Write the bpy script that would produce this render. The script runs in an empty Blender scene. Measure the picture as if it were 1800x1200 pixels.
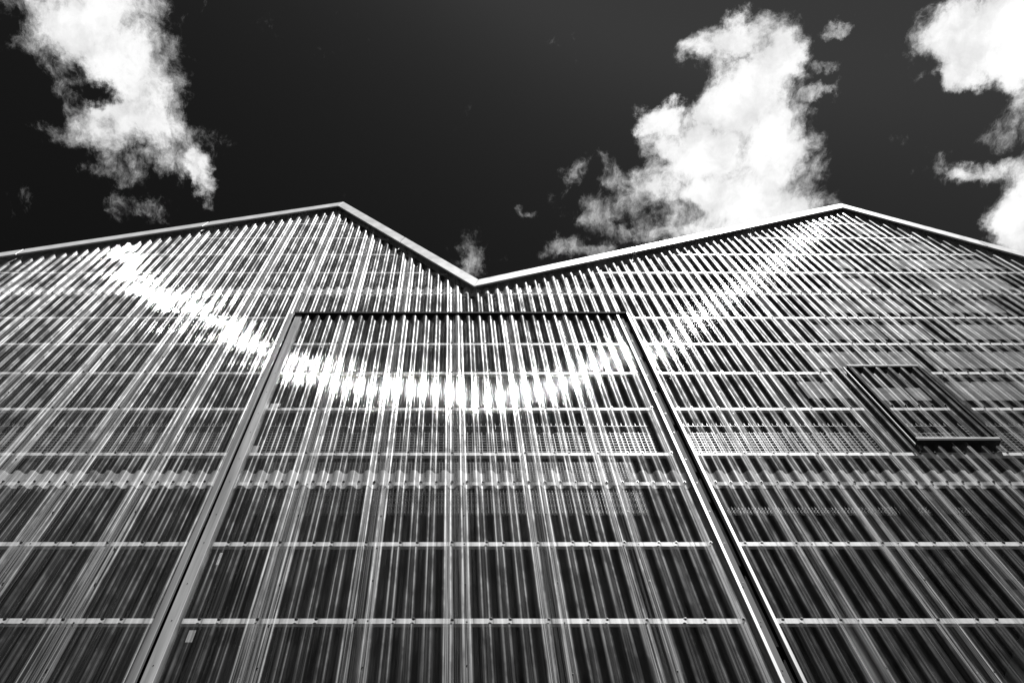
import bpy, bmesh, math, random
from mathutils import Vector, noise as mnoise
R = math.radians
random.seed(7)
S = bpy.context.scene
COL = S.collection

# ------------------------------------------------------------------ camera
D = 5.58                     # metres from the cladding to the camera
CAMZ = 1.6
F, PX, PY, TH = 1482.0, 794.0, 600.0, R(65.0)     # focal length and centre in photo pixels, upward tilt
cam_d = bpy.data.cameras.new('camera')
cam = bpy.data.objects.new('camera', cam_d)
COL.objects.link(cam)
cam.location = (0, -D, CAMZ)
cam.rotation_euler = (R(90) + TH, 0, 0)
cam_d.sensor_width = 36
cam_d.lens = F / 1800 * 36
cam_d.shift_x = (900 - PX) / 1800
cam_d.clip_end = 5000
S.camera = cam

# ------------------------------------------------------------------ light and exposure
SUN_EL, SUN_AZ = R(61.5), R(34.0)     # azimuth to the right of the facade's outward normal (-y)
sun_dir = Vector((math.cos(SUN_EL) * math.sin(SUN_AZ), -math.cos(SUN_EL) * math.cos(SUN_AZ), math.sin(SUN_EL)))
sun_d = bpy.data.lights.new('sun', 'SUN')
sun_d.energy = 4.2
sun_d.angle = R(0.5)
sun_d.color = (1, 1, 1)          # black and white photograph
sun = bpy.data.objects.new('sun', sun_d)
COL.objects.link(sun)
sun.rotation_euler = sun_dir.to_track_quat('Z', 'Y').to_euler()
sun.location = (20, -30, 60)

S.view_settings.view_transform = 'Standard'
S.view_settings.look = 'None'
S.view_settings.gamma = 1
S.view_settings.exposure = 1.05
cy = S.cycles
cy.use_denoising = True
cy.max_bounces = 10
cy.transparent_max_bounces = 16
cy.diffuse_bounces = 3
cy.glossy_bounces = 4
cy.caustics_reflective = False
cy.caustics_refractive = False
cy.sample_clamp_indirect = 4

# ------------------------------------------------------------------ photo pixel helpers (measuring only)
SN, CS = math.sin(TH), math.cos(TH)
def ray(x, y):
    u, v = x - PX, PY - y
    return Vector((u, F * CS - v * SN, F * SN + v * CS))
def at(x, y, yy=0.0):
    """point of the vertical plane y=yy that the photo shows at pixel x, y"""
    r = ray(x, y)
    k = (D + yy) / r.y
    return Vector((r.x * k, yy, CAMZ + r.z * k))
def zat(y, yy=0.0):
    return at(PX, y, yy).z

# ------------------------------------------------------------------ node helper
class NT:
    def __init__(self, tree):
        self.t = tree
        tree.nodes.clear()
    def n(self, typ, **kw):
        nd = self.t.nodes.new(typ)
        for k, v in kw.items():
            setattr(nd, k, v)
        return nd
    def put(self, sock, v):
        if isinstance(v, bpy.types.NodeSocket):
            self.t.links.new(v, sock)
        elif v is not None:
            sock.default_value = v
    def math(self, op, a, b=None, c=None, clamp=False):
        nd = self.n('ShaderNodeMath', operation=op, use_clamp=clamp)
        self.put(nd.inputs[0], a)
        if b is not None: self.put(nd.inputs[1], b)
        if c is not None: self.put(nd.inputs[2], c)
        return nd.outputs[0]
    def ramp(self, v, a, b, c=0.0, d=1.0, smooth=True):
        nd = self.n('ShaderNodeMapRange', interpolation_type='SMOOTHSTEP' if smooth else 'LINEAR')
        self.put(nd.inputs['Value'], v)
        self.put(nd.inputs['From Min'], a); self.put(nd.inputs['From Max'], b)
        self.put(nd.inputs['To Min'], c); self.put(nd.inputs['To Max'], d)
        return nd.outputs['Result']
    def mapping(self, vec, loc=(0, 0, 0), rot=(0, 0, 0), sc=(1, 1, 1), typ='POINT'):
        nd = self.n('ShaderNodeMapping', vector_type=typ)
        self.put(nd.inputs['Vector'], vec)
        nd.inputs['Location'].default_value = loc
        nd.inputs['Rotation'].default_value = rot
        nd.inputs['Scale'].default_value = sc
        return nd.outputs['Vector']
    def noise(self, vec, scale=5.0, detail=4.0, rough=0.5, dist=0.0):
        nd = self.n('ShaderNodeTexNoise')
        self.put(nd.inputs['Vector'], vec)
        nd.inputs['Scale'].default_value = scale
        nd.inputs['Detail'].default_value = detail
        nd.inputs['Roughness'].default_value = rough
        nd.inputs['Distortion'].default_value = dist
        return nd.outputs['Fac']
    def grey(self, v):
        nd = self.n('ShaderNodeCombineColor')
        for i in range(3): self.put(nd.inputs[i], v)
        return nd.outputs[0]
    def mix(self, fac, a, b):
        nd = self.n('ShaderNodeMixShader')
        self.put(nd.inputs[0], fac)
        self.t.links.new(a, nd.inputs[1]); self.t.links.new(b, nd.inputs[2])
        return nd.outputs[0]

# ------------------------------------------------------------------ sky (seen through a red filter: black and white)
W = bpy.data.worlds.new('World')
S.world = W
W.use_nodes = True
w = NT(W.node_tree)
sky = w.n('ShaderNodeTexSky', sky_type='NISHITA', sun_disc=False)
sky.sun_elevation = SUN_EL
sky.sun_rotation = math.atan2(sun_dir.x, sun_dir.y)
sky.air_density = 1.0
sky.dust_density = 0.6
sky.ozone_density = 3.0
sep = w.n('ShaderNodeSeparateColor')
w.put(sep.inputs[0], sky.outputs[0])
red = sep.outputs[0]
SKY_GAIN, SKY_GAMMA = 0.060, 3.2      # deep red filter
skyv = w.math('SMOOTH_MIN', w.math('MULTIPLY', w.math('POWER', red, SKY_GAMMA), SKY_GAIN), 0.20, 0.08)
geo = w.n('ShaderNodeTexCoord').outputs['Generated']
sx = w.n('ShaderNodeSeparateXYZ'); w.put(sx.inputs[0], geo)
zz = w.math('MAXIMUM', sx.outputs[2], 0.06)
cp = w.n('ShaderNodeCombineXYZ')                    # position on a level cloud layer overhead
w.put(cp.inputs[0], w.math('DIVIDE', sx.outputs[0], zz))
w.put(cp.inputs[1], w.math('DIVIDE', sx.outputs[1], zz))
P = cp.outputs[0]
# ragged edges: displace the cloud layer coordinates by noise
wn = w.n('ShaderNodeTexNoise'); w.put(wn.inputs['Vector'], P)
wn.inputs['Scale'].default_value = 16; wn.inputs['Detail'].default_value = 9; wn.inputs['Roughness'].default_value = 0.62
off = w.n('ShaderNodeVectorMath', operation='MULTIPLY_ADD')
w.put(off.inputs[0], wn.outputs['Color']); off.inputs[1].default_value = (0.10, 0.10, 0); off.inputs[2].default_value = (-0.05, -0.05, 0)
addv = w.n('ShaderNodeVectorMath', operation='ADD'); w.put(addv.inputs[0], P); w.put(addv.inputs[1], off.outputs[0])
PW = addv.outputs[0]
hm = w.n('ShaderNodeMix', data_type='VECTOR'); hm.inputs[0].default_value = .35
w.put(hm.inputs[4], P); w.put(hm.inputs[5], PW)
PH = hm.outputs[1]
def layer(x, y):
    r = ray(x, y)
    return Vector((r.x / r.z, r.y / r.z))
# clouds: centre, half sizes, turn (degrees) as measured, then density
CLOUDS = [
    (160, 15, 130, 85, 0, .95), (215, 95, 115, 85, 20, .92), (262, 165, 70, 75, 30, .88), (262, 225, 85, 45, 20, .78),
    (165, 235, 95, 45, 10, .68), (200, 170, 90, 80, 0, .75), (352, 310, 26, 50, -15, .72), (215, 290, 75, 40, 0, .5), (240, 362, 75, 30, 0, .5),
    (80, 235, 70, 40, 0, .42), (322, 95, 30, 60, 0, .5), (85, 30, 40, 60, 0, .45), (300, 290, 50, 40, 0, .5), (120, 150, 40, 60, 0, .45),
    (1285, 72, 90, 48, -15, 1.0), (1365, 118, 50, 70, 0, 1.0), (1310, 180, 80, 75, 0, 1.1), (1342, 255, 78, 90, 0, 1.1),
    (1250, 265, 80, 62, 0, 1.0), (1160, 212, 46, 32, 20, .9), (1195, 275, 60, 60, 0, .85), (1290, 345, 130, 60, 0, 1.0),
    (1350, 372, 120, 38, 0, 1.0), (1165, 335, 70, 60, 0, .75), (1120, 410, 80, 28, -10, .56), (1072, 305, 55, 36, 20, .52),
    (1003, 310, 26, 60, 20, .5), (1062, 378, 45, 40, 0, .5), (1442, 172, 55, 15, -12, .52), (1448, 122, 48, 14, -30, .46),
    (1430, 235, 26, 36, 0, .45), (820, 452, 48, 50, 20, .52), (985, 448, 60, 26, -10, .48), (922, 378, 26, 22, 0, .5),
    (1470, 60, 36, 14, -10, .5), (1225, 110, 40, 22, 0, .5),
    (1715, 55, 95, 85, 0, 1.0), (1780, 40, 100, 80, 0, 1.1), (1690, 128, 60, 46, 0, 1.0), (1778, 112, 80, 48, 0, 1.0),
    (1800, 165, 40, 40, 0, .55), (1730, 305, 85, 28, -8, .72), (1655, 290, 36, 34, 0, .5), (1792, 385, 66, 100, 0, .95), (1770, 310, 60, 40, -30, .62),
    (1760, 230, 60, 40, 0, .42),
    (1270, 400, 150, 40, 0, .9), (1130, 365, 70, 40, 20, .48), (60, 60, 60, 70, 0, .42), (150, 300, 60, 30, 0, .42), (1420, 300, 40, 60, 0, .5), (1040, 440, 60, 25, 0, .5),
    (1900, 60, 140, 150, 0, 1.0), (60, -120, 170, 130, 0, 1.0), (1330, -120, 60, 40, 0, .6),
]
tot = None
for (px, py, rx, ry, rot, amp) in CLOUDS:
    c = layer(px, py)
    a = R(rot)
    ex = layer(px + rx * math.cos(a), py + rx * math.sin(a)) - c
    ey = layer(px - ry * math.sin(a), py + ry * math.cos(a)) - c
    q = w.mapping(PW, (c.x, c.y, 0), (0, 0, math.atan2(ex.y, ex.x)), (ex.length * 1.2, ey.length * 1.2, 1), 'TEXTURE')
    vm = w.n('ShaderNodeVectorMath', operation='LENGTH'); w.put(vm.inputs[0], q)
    m = w.ramp(vm.outputs['Value'], 1.5, 0.1, 0.0, amp * 1.12)
    tot = m if tot is None else w.math('SMOOTH_MAX', tot, m, 0.25)
hole = w.mapping(PW, (*layer(168, 162), 0), (0, 0, 0), (.030, .018, 1), 'TEXTURE')
vm = w.n('ShaderNodeVectorMath', operation='LENGTH'); w.put(vm.inputs[0], hole)
tot = w.math('SUBTRACT', tot, w.ramp(vm.outputs['Value'], 1.4, .2, 0, .55))
# broken cloud over the rest of the sky, behind the camera
far = w.noise(P, 1.3, 3, .5)
behind = w.ramp(w.n('ShaderNodeSeparateXYZ').outputs[1], 0, 1)
sp = w.n('ShaderNodeSeparateXYZ'); w.put(sp.inputs[0], P)
behind = w.ramp(sp.outputs[1], 0.0, -0.25)
tot = w.math('ADD', tot, w.math('MULTIPLY', behind, w.ramp(far, .64, .85, 0, .8)))
fb = w.noise(PH, 8.0, 14, .68, .1)
fine = w.noise(w.mapping(PH, rot=(0, 0, R(25)), sc=(1, .6, 1)), 56.0, 10, .75, .3)
val = w.math('MULTIPLY_ADD', tot, 1.5, -.40)
val = w.math('ADD', val, w.math('MULTIPLY', w.math('SUBTRACT', fb, .5), 2.3))
val = w.math('ADD', val, w.math('MULTIPLY', w.math('SUBTRACT', fine, .5), 1.1))
dens = w.ramp(val, .15, 1.0)
dens = w.math('POWER', dens, 1.25)
dens = w.math('MULTIPLY', dens, w.ramp(sx.outputs[2], .05, .2))
CLOUD = 5.2
cloudv = w.math('MULTIPLY', w.ramp(val, .3, 1.9, CLOUD * .78, CLOUD * 1.1), w.ramp(w.noise(PH, 13, 6, .6), .34, .58, .78, 1.0))
mixv = w.n('ShaderNodeMix', data_type='FLOAT')
w.put(mixv.inputs[0], dens); w.put(mixv.inputs[2], skyv); w.put(mixv.inputs[3], cloudv)
bg = w.n('ShaderNodeBackground')
w.put(bg.inputs['Color'], w.grey(mixv.outputs[0]))
bg.inputs['Strength'].default_value = 0.1
wo = w.n('ShaderNodeOutputWorld')
w.put(wo.inputs['Surface'], bg.outputs[0])
W.cycles.sampling_method = 'MANUAL'
W.cycles.sample_map_resolution = 1024

# ------------------------------------------------------------------ materials
def simple(name, base, rough=.6, metal=0.0, var=.15, scale=6.0, stretch=(1, 1, 1), spec=.5, bump=0.0):
    m = bpy.data.materials.new(name)
    m.use_nodes = True
    t = NT(m.node_tree)
    co = t.n('ShaderNodeTexCoord').outputs['Object']
    co = t.mapping(co, sc=stretch)
    f = t.noise(co, scale, 6, .6)
    v = t.ramp(f, .25, .75, base * (1 - var), min(base * (1 + var), .95), smooth=False)
    p = t.n('ShaderNodeBsdfPrincipled')
    t.put(p.inputs['Base Color'], t.grey(v))
    t.put(p.inputs['Roughness'], t.ramp(f, .3, .7, max(rough - .08, .05), rough + .08, smooth=False))
    p.inputs['Metallic'].default_value = metal
    p.inputs['Specular IOR Level'].default_value = spec
    if bump:
        b = t.n('ShaderNodeBump'); b.inputs['Strength'].default_value = bump; b.inputs['Distance'].default_value = .01
        t.put(b.inputs['Height'], f); t.put(p.inputs['Normal'], b.outputs[0])
    o = t.n('ShaderNodeOutputMaterial')
    t.put(o.inputs['Surface'], p.outputs[0])
    return m

ANISO = 1.0
def sheet_material():
    m = bpy.data.materials.new('clear_corrugated_plastic')
    m.use_nodes = True
    t = NT(m.node_tree)
    co = t.n('ShaderNodeTexCoord').outputs['Object']
    # drawn fibres and dirt run down the sheet
    fib = t.noise(t.mapping(co, sc=(1, 1, .006)), 75, 4, .7)
    fib2 = t.noise(t.mapping(co, sc=(1, 1, .02)), 26, 3, .6)
    blot = t.noise(t.mapping(co, sc=(1, 1, .5)), 2.2, 5, .6)
    speck = t.noise(t.mapping(co, sc=(1, 1, .6)), 60, 2, .5)
    a0 = t.math('ADD', t.ramp(fib, .42, .66, .006, .075), t.ramp(fib2, .40, .75, .006, .02))
    a0 = t.math('ADD', a0, t.ramp(blot, .5, .75, 0.0, .015))
    a0 = t.math('ADD', a0, t.ramp(speck, .70, .80, 0.0, .25))
    # dirt caught between the two layers of every side lap and end lap
    sx = t.n('ShaderNodeSeparateXYZ'); t.put(sx.inputs[0], co)
    ph = t.math('FRACT', t.math('DIVIDE', t.math('ADD', sx.outputs[0], 0.45 * .178 - .004 + 89.0), 5 * .178))
    lapx = t.ramp(ph, .285, .275, 0, 1)
    l1 = t.ramp(t.math('ABSOLUTE', t.math('SUBTRACT', sx.outputs[2], LAP1 + .028)), .156, .146, 0, 1)
    l2 = t.ramp(t.math('ABSOLUTE', t.math('SUBTRACT', sx.outputs[2], LAP2 + .01)), .156, .146, 0, 1)
    dirt = t.math('MAXIMUM', t.math('MULTIPLY', lapx, t.ramp(fib, .40, .66, .004, .06)), t.math('MULTIPLY', t.math('MAXIMUM', l1, l2), t.ramp(blot, .3, .7, .015, .11)))
    a0 = t.math('ADD', a0, dirt)
    lw = t.n('ShaderNodeLayerWeight'); lw.inputs['Blend'].default_value = .5
    cosv = t.math('MAXIMUM', t.math('SUBTRACT', 1.0, lw.outputs['Facing']), .1)
    clear = t.math('POWER', t.math('SUBTRACT', 1.0, a0, clamp=True), t.math('DIVIDE', 1.0, cosv))   # longer way through a slanting sheet
    # drawn grain scatters sideways; the sheets of the left bay are also buckled
    old = t.ramp(sx.outputs[0], -.5, -4.5, .22, 1.0)
    wav = t.n('ShaderNodeBump'); wav.inputs['Strength'].default_value = 1.0
    t.put(wav.inputs['Distance'], t.math('MULTIPLY', old, .012))
    t.put(wav.inputs['Height'], t.noise(co, 1.1, 1, .5))
    # every sheet leans a little differently
    lean = t.n('ShaderNodeCombineXYZ')
    t.put(lean.inputs[2], t.math('MULTIPLY', t.math('SUBTRACT', t.n('ShaderNodeObjectInfo').outputs['Random'], .5), .012))
    nadd = t.n('ShaderNodeVectorMath', operation='ADD'); t.put(nadd.inputs[0], t.n('ShaderNodeNewGeometry').outputs['Normal']); t.put(nadd.inputs[1], lean.outputs[0])
    nn = t.n('ShaderNodeVectorMath', operation='NORMALIZE'); t.put(nn.inputs[0], nadd.outputs[0])
    t.put(wav.inputs['Normal'], nn.outputs[0])
    bmp = t.n('ShaderNodeBump'); bmp.inputs['Strength'].default_value = 1.0; bmp.inputs['Distance'].default_value = .0010
    t.put(bmp.inputs['Height'], fib); t.put(bmp.inputs['Normal'], wav.outputs[0])
    tr = t.n('ShaderNodeBsdfTransparent'); tr.inputs['Color'].default_value = (.95, .95, .95, 1)
    df = t.n('ShaderNodeBsdfDiffuse'); t.put(df.inputs['Color'], t.grey(t.ramp(dirt, 0.0, .05, .24, .8)))
    tl = t.n('ShaderNodeBsdfTranslucent'); tl.inputs['Color'].default_value = (.3, .3, .3, 1)
    body = t.mix(.2, df.outputs[0], tl.outputs[0])
    base = t.mix(clear, body, tr.outputs[0])
    up = t.n('ShaderNodeCombineXYZ'); up.inputs[2].default_value = 1.0
    g1 = t.n('ShaderNodeBsdfAnisotropic'); t.put(g1.inputs['Roughness'], t.math('ADD', t.ramp(blot, .35, .7, .088, .112), t.math('MULTIPLY', old, .03)))
    g1.distribution = 'BECKMANN'
    g1.inputs['Anisotropy'].default_value = ANISO; t.put(g1.inputs['Tangent'], up.outputs[0])
    g2 = t.n('ShaderNodeBsdfGlossy'); g2.inputs['Roughness'].default_value = .40
    t.put(g1.inputs['Normal'], bmp.outputs[0]); t.put(g2.inputs['Normal'], wav.outputs[0])
    gm = t.n('ShaderNodeBsdfGlossy'); gm.inputs['Roughness'].default_value = .06; t.put(gm.inputs['Normal'], wav.outputs[0])
    gl = t.mix(t.ramp(fib, .36, .60, .22, .6), t.mix(.76, g1.outputs[0], gm.outputs[0]), g2.outputs[0])
    fr = t.math('MULTIPLY_ADD', t.math('POWER', lw.outputs['Facing'], 4.8), .92, .04)      # reflection grows towards grazing views
    dull = t.noise(t.mapping(co, sc=(1, 1, .5)), 5.0, 4, .6)
    fr = t.math('MULTIPLY', fr, t.ramp(dull, .40, .60, .35, 1.0))                                  # dusty areas shine less
    out = t.mix(fr, base, gl)
    o = t.n('ShaderNodeOutputMaterial')
    t.put(o.inputs['Surface'], out)
    return m

LAP1, LAP2 = zat(849), zat(516)
M_SHEET = sheet_material()
M_TRIM = simple('white_coated_metal', .55, .38, 0, .1, 5, (1, 1, 1))
M_GALV = simple('galvanised_metal', .29, .4, .25, .45, 14, (1, 1, .04))
M_BLACK = simple('black_coated_metal', .012, .8, 0, .3, 10, spec=.05)
M_FRAME = simple('dark_frame_metal', .015, .6, 0, .3, 10, spec=.2)
M_BATTEN = simple('white_painted_timber', .5, .5, 0, .1, 14, (.2, 1, 1))
M_SCREW = simple('dark_screw_metal', .05, .3, .6, .3, 30)
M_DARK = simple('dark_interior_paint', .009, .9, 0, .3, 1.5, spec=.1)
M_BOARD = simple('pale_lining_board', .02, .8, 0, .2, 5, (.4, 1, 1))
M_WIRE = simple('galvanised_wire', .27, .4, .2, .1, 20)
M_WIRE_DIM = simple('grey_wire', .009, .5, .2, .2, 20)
M_CONC = simple('grey_concrete', .3, .9, 0, .25, 4, bump=.3)
M_ROOF = simple('grey_roof_metal', .3, .5, .2, .15, 2)
M_ASPH = simple('asphalt', .05, .9, 0, .35, 12, bump=.4)
M_GREY2 = simple('dull_galvanised_metal', .16, .5, .2, .4, 14, (1, 1, .04))
M_GREYSTRIP = simple('weathered_grey_metal', .13, .8, 0, .3, 10, (1, 1, .1), spec=.1)

# ------------------------------------------------------------------ mesh helpers
def link(name, bm, mat, parent=None, smooth=False):
    me = bpy.data.meshes.new(name)
    bm.normal_update()
    bm.to_mesh(me); bm.free()
    me.materials.append(mat)
    if smooth:
        for p in me.polygons: p.use_smooth = True
    o = bpy.data.objects.new(name, me)
    COL.objects.link(o)
    if parent: o.parent = parent
    return o
def box(bm, x0, x1, y0, y1, z0, z1):
    vs = [bm.verts.new(p) for p in ((x0, y0, z0), (x1, y0, z0), (x1, y1, z0), (x0, y1, z0), (x0, y0, z1), (x1, y0, z1), (x1, y1, z1), (x0, y1, z1))]
    for f in ((0, 3, 2, 1), (4, 5, 6, 7), (0, 1, 5, 4), (1, 2, 6, 5), (2, 3, 7, 6), (3, 0, 4, 7)):
        bm.faces.new([vs[i] for i in f])
    return vs
def prism(bm, pts, y0, y1):
    """pts: outline in x, z (counter-clockwise seen from -y)"""
    a = [bm.verts.new((x, y0, z)) for x, z in pts]
    b = [bm.verts.new((x, y1, z)) for x, z in pts]
    n = len(pts)
    bm.faces.new(a); bm.faces.new(b[::-1])
    for i in range(n):
        j = (i + 1) % n
        bm.faces.new((a[j], a[i], b[i], b[j]))
def boxes(name, lst, mat, parent=None, bevel=0.0):
    bm = bmesh.new()
    for b in lst: box(bm, *b)
    if bevel:
        bmesh.ops.bevel(bm, geom=list(bm.edges), offset=bevel, segments=1, affect='EDGES')
    return link(name, bm, mat, parent)
def empty(name, loc=(0, 0, 0), parent=None):
    o = bpy.data.objects.new(name, None)
    COL.objects.link(o)
    o.location = loc
    o.empty_display_size = .2
    if parent: o.parent = parent
    return o

# ------------------------------------------------------------------ measures of the building
FP = -0.15                                     # front plane of the verge trim
tops = [at(0, 444, FP), at(604, 354.7, FP), at(841, 491, FP), at(1478, 357.5, FP), at(1800, 443.5, FP)]
A1, V1, A2 = [(p.x, p.z) for p in tops[1:4]]
s_sh = (A2[1] - V1[1]) / (A2[0] - V1[0])
s_st = (A1[1] - V1[1]) / (V1[0] - A1[0])
s_l = (A1[1] - tops[0].z) / (A1[0] - tops[0].x)
s_r = (A2[1] - tops[4].z) / (tops[4].x - A2[0])
XL = A1[0] - (A1[1] - V1[1]) / s_l
XR = A2[0] + (A2[1] - V1[1]) / s_r
RIDGE = [(XL, V1[1]), A1, V1, A2, (XR, V1[1])]
def roof_z(x):
    for (x0, z0), (x1, z1) in zip(RIDGE, RIDGE[1:]):
        if x0 <= x <= x1: return z0 + (z1 - z0) * (x - x0) / (x1 - x0)
    return V1[1]
PITCH, X0, DEP = 0.178, 0.004, 0.051
LAP1, LAP2 = zat(849), zat(516)
DX0, DX1 = -2.60, 2.90                          # the doorway
DTOP = zat(557)
HX0, HX1, HZ0, HZ1 = 5.76, 6.745, zat(785), zat(653)      # the hatch
BY = [1090, 955, 849, 797, 718, 655, 604, 558, 516, 479, 447, 418, 393, 371.5]
BZ = [zat(v, .0) for v in BY]
low = [BZ[0] - 1.1 * i for i in range(1, 7)]

def prof(k):
    """depth of the wave at phase k: 0 in the valley, 1 on the crest; flanks steeper than a sine"""
    c = -math.cos(2 * math.pi * k)
    s = math.tanh(1.25 * c) / math.tanh(1.25)
    return .5 + .5 * s
SEG = 20
def sheet(name, parent, k0, k1, z0, z1, yoff, clip=None, holes=(), roof=True):
    bm = bmesh.new()
    n = max(1, int(round((k1 - k0) * SEG)))
    ks = [k0 + (k1 - k0) * i / n for i in range(n + 1)]
    for hx in [h[i] for h in holes for i in (0, 1)] + (list(clip) if clip else []):
        kk = (hx - X0) / PITCH
        if k0 < kk < k1: ks.append(kk)
    ks = sorted(set(ks))
    any_ = False
    for a, b in zip(ks, ks[1:]):
        xa, xb = X0 + a * PITCH, X0 + b * PITCH
        xm = (xa + xb) / 2
        if clip and not (clip[0] <= xm <= clip[1]): continue
        iv = [(z0, z1)]
        for (h0, h1, hz0, hz1) in holes:
            if h0 <= xm <= h1:
                new = []
                for (p, q) in iv:
                    if p < hz0: new.append((p, min(q, hz0)))
                    if q > hz1: new.append((max(p, hz1), q))
                iv = new
        ya, yb = yoff - DEP * prof(a), yoff - DEP * prof(b)
        for (p, q) in iv:
            qa, qb = q, q
            if roof:
                qa, qb = min(q, roof_z(xa) - .1), min(q, roof_z(xb) - .1)
            if min(qa, qb) <= p + .02: continue
            cuts = [p]
            while cuts[-1] + 1.2 < min(qa, qb): cuts.append(cuts[-1] + 1.0)
            va = [bm.verts.new((xa, ya, z)) for z in cuts] + [bm.verts.new((xa, ya, qa))]
            vb = [bm.verts.new((xb, yb, z)) for z in cuts] + [bm.verts.new((xb, yb, qb))]
            for i in range(len(va) - 1):
                bm.faces.new((va[i], vb[i], vb[i + 1], va[i + 1]))
            any_ = True
    if not any_:
        bm.free(); return None
    bmesh.ops.remove_doubles(bm, verts=bm.verts, dist=.0004)
    return link(name, bm, M_SHEET, parent, True)

# ------------------------------------------------------------------ setting
bm = bmesh.new()
q = [bm.verts.new(p) for p in ((-600, -600, 0), (600, -600, 0), (600, 600, 0), (-600, 600, 0))]
bm.faces.new(q)
g = link('ground', bm, M_ASPH)
g['kind'] = 'structure'

B = empty('sawtooth_building', (0, 0, 0))
B['label'] = 'sawtooth roofed building clad in clear corrugated plastic sheets, with a tall flush door'
B['category'] = 'building'

# cladding, three courses of sheets, five corrugations of cover each
YV = -0.006
door_hole = (DX0 - .04, DX1 + .015, 0, DTOP + .03)
hatch_hole = (HX0, HX1, HZ0, HZ1)
rows = [(0.45, LAP1 + .18), (LAP1 - .125, LAP2 + .16), (LAP2 - .14, 60)]
nlo, nhi = int((XL - X0) / PITCH / 5) - 2, int((XR - X0) / PITCH / 5) + 2
for r, (z0, z1) in enumerate(rows):
    for n in range(nlo, nhi):
        sheet('corrugated_sheet', B, 5 * n - .45, 5 * n + 5.95, z0, z1, YV - .0045 * r - .002 * (n % 2), (XL + .05, XR - .05), (door_hole, hatch_hole))

# door with its own sheets
door = empty('sliding_door', (0, 0, 0), B)
door['label'] = 'tall wide door of clear corrugated sheets under a black head flashing'
for r, (z0, z1) in enumerate([(0.12, LAP1 + .18), (LAP1 - .125, DTOP + .03)]):
    for n in range(-4, 4):
        sheet('corrugated_sheet', door, 5 * n - .45, 5 * n + 5.95, z0, z1, YV - .0045 * r - .002 * (n % 2), (-2.49, 2.74), (), False)
boxes('door_stile', [(-2.597, -2.487, -.05, .06, .08, DTOP - .01)], M_GALV, door, .004)
boxes('door_stile', [(2.735, 2.768, -.066, .06, .08, DTOP - .01)], M_GALV, door, .003)
boxes('door_edge', [(2.769, 2.842, -.03, .06, .08, DTOP - .01)], M_GREYSTRIP, door, .004)
boxes('jamb_trim', [(-2.71, -2.643, -.045, .0, .1, DTOP + .05)], M_GREY2, B, .004)
boxes('jamb_trim', [(2.916, 2.952, -.062, .0, .1, DTOP + .05)], M_GALV, B, .004)
boxes('slot_backing', [(-2.70, -2.56, .14, .24, 0, DTOP + .1)], M_BLACK, B)  # black strips added behind the door slots, standing in for their shade
boxes('slot_backing', [(2.84, 2.96, .14, .24, 0, DTOP + .1)], M_BLACK, B)
hd = boxes('head_flashing', [(-2.61, 2.905, -.085, .01, DTOP - .03, DTOP + .032)], M_BLACK, B, .003)

# hatch
H = empty('hatch', (0, 0, 0), B)
H['label'] = 'small dark framed hatch standing proud of the right hand cladding'
HF = -.1
boxes('frame_rail', [(HX0 - .03, HX1 + .02, HF, .1, HZ1 - .03, HZ1)], M_FRAME, H, .003)
boxes('frame_rail', [(HX0 - .03, HX1 + .02, HF, .1, HZ0, HZ0 + .03)], M_FRAME, H, .003)
boxes('frame_lip', [(HX0 - .03, HX1 + .02, HF - .006, HF + .02, HZ1 + .001, HZ1 + .016)], M_TRIM, H)
boxes('frame_lip', [(HX0 - .03, HX1 + .02, HF - .006, HF + .02, HZ0 + .031, HZ0 + .052)], M_TRIM, H)
boxes('frame_stile', [(HX0 - .03, HX0 + .0, HF, .1, HZ0 + .031, HZ1 - .031)], M_BLACK, H)
boxes('frame_stile', [(HX1 - .015, HX1 + .015, HF, .1, HZ0 + .031, HZ1 - .031)], M_BLACK, H)
boxes('hatch_flashing', [(HX0 - .08, HX0 - .068, -.075, -.05, HZ0 - .05, HZ1)], M_GALV, H)
sheet('corrugated_sheet', H, (HX0 - X0) / PITCH, (HX1 - X0) / PITCH, HZ0 + .03, HZ1 - .03, YV - .038, None, (), False)

# battens behind the sheets
def segs(z):
    out = []
    xs = [XL + .1, XR - .1]
    # where the gable line allows it
    def ok(x): return roof_z(x) - .22 > z
    cur, x = None, XL + .1
    while x < XR - .1:
        blocked = not ok(x) or (z < DTOP + .05 and DX0 - .13 < x < DX1 + .06) or (HZ0 - .04 < z < HZ1 + .04 and HX0 - .25 < x < HX1 + .22)
        if not blocked and cur is None: cur = x
        if blocked and cur is not None:
            out.append((cur, x)); cur = None
        x += .01
    if cur is not None: out.append((cur, XR - .1))
    return out
BH = .032
def screw_mesh(name, r):
    bm = bmesh.new()
    bmesh.ops.create_cone(bm, cap_ends=True, segments=12, radius1=r, radius2=r * .92, depth=r * .3)
    bmesh.ops.translate(bm, verts=bm.verts, vec=(0, 0, r * .15))
    v0 = set(bm.verts)
    bmesh.ops.create_cone(bm, cap_ends=True, segments=6, radius1=r * .58, radius2=r * .5, depth=r * .55)
    nv = [v for v in bm.verts if v not in v0]
    bmesh.ops.translate(bm, verts=nv, vec=(0, 0, r * .3 + r * .27))
    # axis along -y
    for v in bm.verts: v.co = Vector((v.co.x, -v.co.z, v.co.y))
    me = bpy.data.meshes.new(name)
    bm.normal_update(); bm.to_mesh(me); bm.free()
    me.materials.append(M_SCREW)
    return me
ME_SCREW = screw_mesh('screw', .018)
ME_SEAM = screw_mesh('seam_screw', .0095)
def in_view(x, z, pad=60):
    dy, dz = D, z - CAMZ
    fw = dy * CS + dz * SN; up = -dy * SN + dz * CS
    if fw <= 0: return False
    px, py = PX + F * x / fw, PY - F * up / fw
    return -pad < px < 1800 + pad and -pad < py < 1200 + pad
rest = []
made = 0
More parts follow.
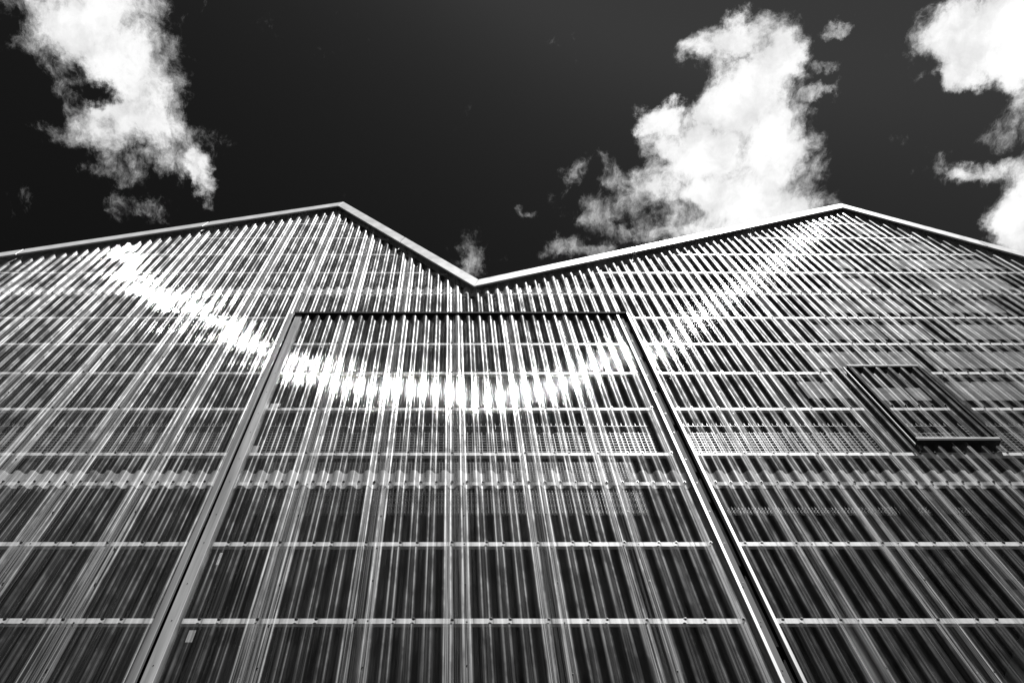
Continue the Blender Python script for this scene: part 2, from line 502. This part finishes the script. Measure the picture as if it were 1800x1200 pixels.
def place(name, me, x, y, z, parent):
    o = bpy.data.objects.new(name, me)
    COL.objects.link(o); o.location = (x, y, z); o.parent = parent
    o.rotation_euler = (0, random.uniform(0, 1), 0)
    return o
def do_screws(z, x0, x1, parent, lap, big):
    global made
    for k in range(int((x0 - X0) / PITCH) - 1, int((x1 - X0) / PITCH) + 2):
        x = X0 + k * PITCH
        if not (x0 + .012 < x < x1 - .012): continue
        if not lap and k % 5 not in (0, 2, 3): continue
        if not in_view(x, z): continue
        x += random.uniform(-.004, .004)
        zz_ = z + random.uniform(-.006, .006)
        yy = YV - (.0125 if lap else .008)
        if big and (not lap or abs(x) < 3.4):
            place('screw', ME_SCREW, x, yy, zz_, parent); made += 1
        else:
            rest.append((x, yy, zz_))
for i, z in enumerate(low[::-1] + BZ):
    vis = i >= len(low)
    row = i - len(low)
    lap = vis and row in (2, 8)
    for (a, b) in segs(z):
        if b - a < .15: continue
        bt = boxes('batten', [(a, b, .004, .045, z - BH, z + BH)], M_BATTEN, B)
        if vis: do_screws(z, a, b, bt, lap, row <= 2)
    if z < DTOP - .1:
        bt = boxes('batten', [(-2.47, 2.73, .004, .045, z - BH - .002, z + BH - .002)], M_BATTEN, door)
        if vis: do_screws(z, -2.47, 2.73, door, lap, row <= 2)
zb = BZ[4]
boxes('batten', [(HX0 + .02, HX1 - .02, .004, .045, zb - BH, zb + BH)], M_GREY2, H)
for k in range(33, 38):
    place('screw', ME_SCREW, X0 + k * PITCH, YV - .046, zb, H)
def joined(name, me, pts, parent):
    bm = bmesh.new()
    for p in pts:
        n0 = len(bm.verts)
        bm.from_mesh(me)
        bm.verts.ensure_lookup_table()
        bmesh.ops.translate(bm, verts=bm.verts[n0:], vec=p)
    o = link(name, bm, M_SCREW, parent)
    return o
# screws along the side laps
seam, seam_far = [], []
z = .9
while z < 21:
    for n in range(nlo, nhi):
        x = X0 + (5 * n + .72) * PITCH
        if not (XL + .2 < x < XR - .2) or z > roof_z(x) - .5 or not in_view(x, z): continue
        if DX0 - .1 < x < DX1 + .1 and abs(z - DTOP) < .15: continue
        if HX0 - .1 < x < HX1 + .1 and HZ0 - .1 < z < HZ1 + .1: continue
        p = (x + random.uniform(-.006, .006), YV - DEP * prof(.72) - .008, z + random.uniform(-.05, .05))
        inside = DX0 < x < DX1 and z < DTOP
        (seam if len(seam) < 100 else seam_far).append((p, inside))
    z += .545
for p, inside in seam: place('seam_screw', ME_SEAM, *p, door if inside else B)
so = joined('seam_screws', ME_SEAM, [p for p, _ in seam_far], B); so['kind'] = 'stuff'
so = joined('screws', ME_SCREW, rest, B); so['kind'] = 'stuff'

# verge trim along the sawtooth, mitred, in lengths
TW = .245
def inset(pts, d):
    """offset the roof line downwards by d, measured square to each slope"""
    out = []
    lines = []
    for (x0, z0), (x1, z1) in zip(pts, pts[1:]):
        L = math.hypot(x1 - x0, z1 - z0)
        nx, nz = (z1 - z0) / L, -(x1 - x0) / L
        lines.append(((x0 + nx * d, z0 + nz * d), (x1 - x0, z1 - z0)))
    out.append((pts[0][0], lines[0][0][1] + (pts[0][0] - lines[0][0][0]) * lines[0][1][1] / lines[0][1][0]))
    for (p, u), (q_, v) in zip(lines, lines[1:]):
        den = u[0] * v[1] - u[1] * v[0]
        tt = ((q_[0] - p[0]) * v[1] - (q_[1] - p[1]) * v[0]) / den
        out.append((p[0] + u[0] * tt, p[1] + u[1] * tt))
    out.append((pts[-1][0], lines[-1][0][1] + (pts[-1][0] - lines[-1][0][0]) * lines[-1][1][1] / lines[-1][1][0]))
    return out
def lerp(a, b, t): return (a[0] + (b[0] - a[0]) * t, a[1] + (b[1] - a[1]) * t)
INS = inset(RIDGE, TW)
CUTS = [[0, .33, .69, 1], [0, .52, 1], [0, .37, .7, 1], [0, .55, 1]]
for i in range(4):
    for a, b in zip(CUTS[i], CUTS[i][1:]):
        e = .0012
        a_, b_ = a + (e if a > 0 else .0002), b - (e if b < 1 else .0002)
        p = [lerp(INS[i], INS[i + 1], a_), lerp(INS[i], INS[i + 1], b_), lerp(RIDGE[i], RIDGE[i + 1], b_), lerp(RIDGE[i], RIDGE[i + 1], a_)]
        bm = bmesh.new()
        prism(bm, p, FP, FP + .035)
        bmesh.ops.bevel(bm, geom=list(bm.edges), offset=.005, segments=1, affect='EDGES')
        link('verge_trim', bm, M_TRIM, B)
# dark closer behind the trim and the roof itself
INR = inset(RIDGE, .045)
INB = inset(RIDGE, .30)
bm = bmesh.new()
for i in range(4):
    prism(bm, [INR[i], INR[i + 1], RIDGE[i + 1], RIDGE[i]], FP + .037, 18)
link('roof', bm, M_ROOF, B)
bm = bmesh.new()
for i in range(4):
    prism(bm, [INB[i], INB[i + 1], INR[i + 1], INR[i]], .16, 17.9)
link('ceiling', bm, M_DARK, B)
# raking batten near the verge on the long right slope
IR0 = inset(RIDGE, .44); IR1 = inset(RIDGE, .475)
bm = bmesh.new()
a_, b_ = .03, .985
prism(bm, [lerp(IR1[2], IR1[3], a_), lerp(IR1[2], IR1[3], b_), lerp(IR0[2], IR0[3], b_), lerp(IR0[2], IR0[3], a_)], -.002 + .136, .17)
link('raking_batten', bm, M_BATTEN, B)
# closing walls, floor
boxes('side_wall', [(XL - .12, XL, .0, 17.9, 0, V1[1] - .3)], M_CONC, B)
boxes('side_wall', [(XR, XR + .12, .0, 17.9, 0, V1[1] - .3)], M_CONC, B)
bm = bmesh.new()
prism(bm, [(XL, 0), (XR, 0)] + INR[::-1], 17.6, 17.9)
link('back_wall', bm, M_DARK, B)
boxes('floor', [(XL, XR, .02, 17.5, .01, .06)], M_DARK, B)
boxes('plinth', [(XL, DX0 - .12, -.02, .2, 0, .46)], M_CONC, B, .006)
boxes('plinth', [(DX1 + .07, XR, -.02, .2, 0, .46)], M_CONC, B, .006)

# wire mesh guards behind the sheets
def mesh_guard(x0, x1, z0, z1, y, cell, th, mat, parent):
    bm = bmesh.new()
    x = x0
    while x <= x1 + .001:
        box(bm, x - th, x + th, y, y + 2 * th, z0, z1); x += cell
    z = z0
    while z <= z1 + .001:
        box(bm, x0, x1, y + 2.2 * th, y + 4.2 * th, z - th, z + th); z += cell
    link('wire_mesh', bm, mat, parent)
za, zb2 = zat(797, .15), zat(744, .15)
mesh_guard(-8.3, -5.6, za, zb2, .15, .062, .0029, M_WIRE, B)
mesh_guard(-5.4, -2.95, za, zb2, .15, .062, .0029, M_WIRE, B)
mesh_guard(-2.4, 2.62, za, zb2, .15, .062, .0029, M_WIRE, door)
mesh_guard(3.08, 5.42, za, zb2, .15, .062, .0029, M_WIRE, B)
mesh_guard(5.8, 8.0, za, zb2, .15, .062, .0029, M_WIRE, B)
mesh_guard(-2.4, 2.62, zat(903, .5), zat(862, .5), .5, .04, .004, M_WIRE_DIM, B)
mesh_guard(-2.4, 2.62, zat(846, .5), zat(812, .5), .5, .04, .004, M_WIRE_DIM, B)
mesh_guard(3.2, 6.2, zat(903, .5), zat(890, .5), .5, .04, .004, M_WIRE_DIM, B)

# bracket plates at the door's left edge
for (x0, x1, y0, y1) in ((472, 494, 709, 719), (436, 456, 783, 797), (379, 392, 971, 992), (325, 345, 1107, 1128), (356, 372, 905, 925)):
    a, b = at(x0, y1, .14), at(x1, y0, .14)
    boxes('bracket_plate', [(a.x, b.x, .14, .146, a.z, b.z)], M_GALV, door)

# pale lining boards behind the battens, right bay
for (x0, x1, y0, y1) in ((1512, 1572, 404, 418), (1572, 1668, 430, 447), (1478, 1502, 456, 478), (1578, 1700, 460, 479), (1704, 1768, 460, 479),
                         (1480, 1548, 492, 516), (1648, 1782, 490, 516), (1460, 1612, 528, 557), (1668, 1768, 528, 557),
                         (1447, 1560, 576, 604), (1566, 1640, 576, 604), (1700, 1830, 574, 604), (1427, 1530, 617, 655), (1537, 1625, 617, 655), (1655, 1850, 616, 655),
                         (1420, 1500, 668, 708), (1520, 1600, 668, 712), (1610, 1680, 668, 712), (1690, 1860, 668, 712)):
    a, b = at(x0, y1, .14), at(x1, y0, .14)
    c = at(x1, y1, .14)
    boxes('lining_board', [(a.x, max(c.x, a.x + .2), .062, .074, a.z, b.z + .12)], M_BOARD, B)
# posts and rails of the frame inside
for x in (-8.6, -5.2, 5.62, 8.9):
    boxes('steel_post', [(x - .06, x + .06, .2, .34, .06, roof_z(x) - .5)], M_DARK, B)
print('screws', made, 'rest', len(rest), 'seam', len(seam), len(seam_far))
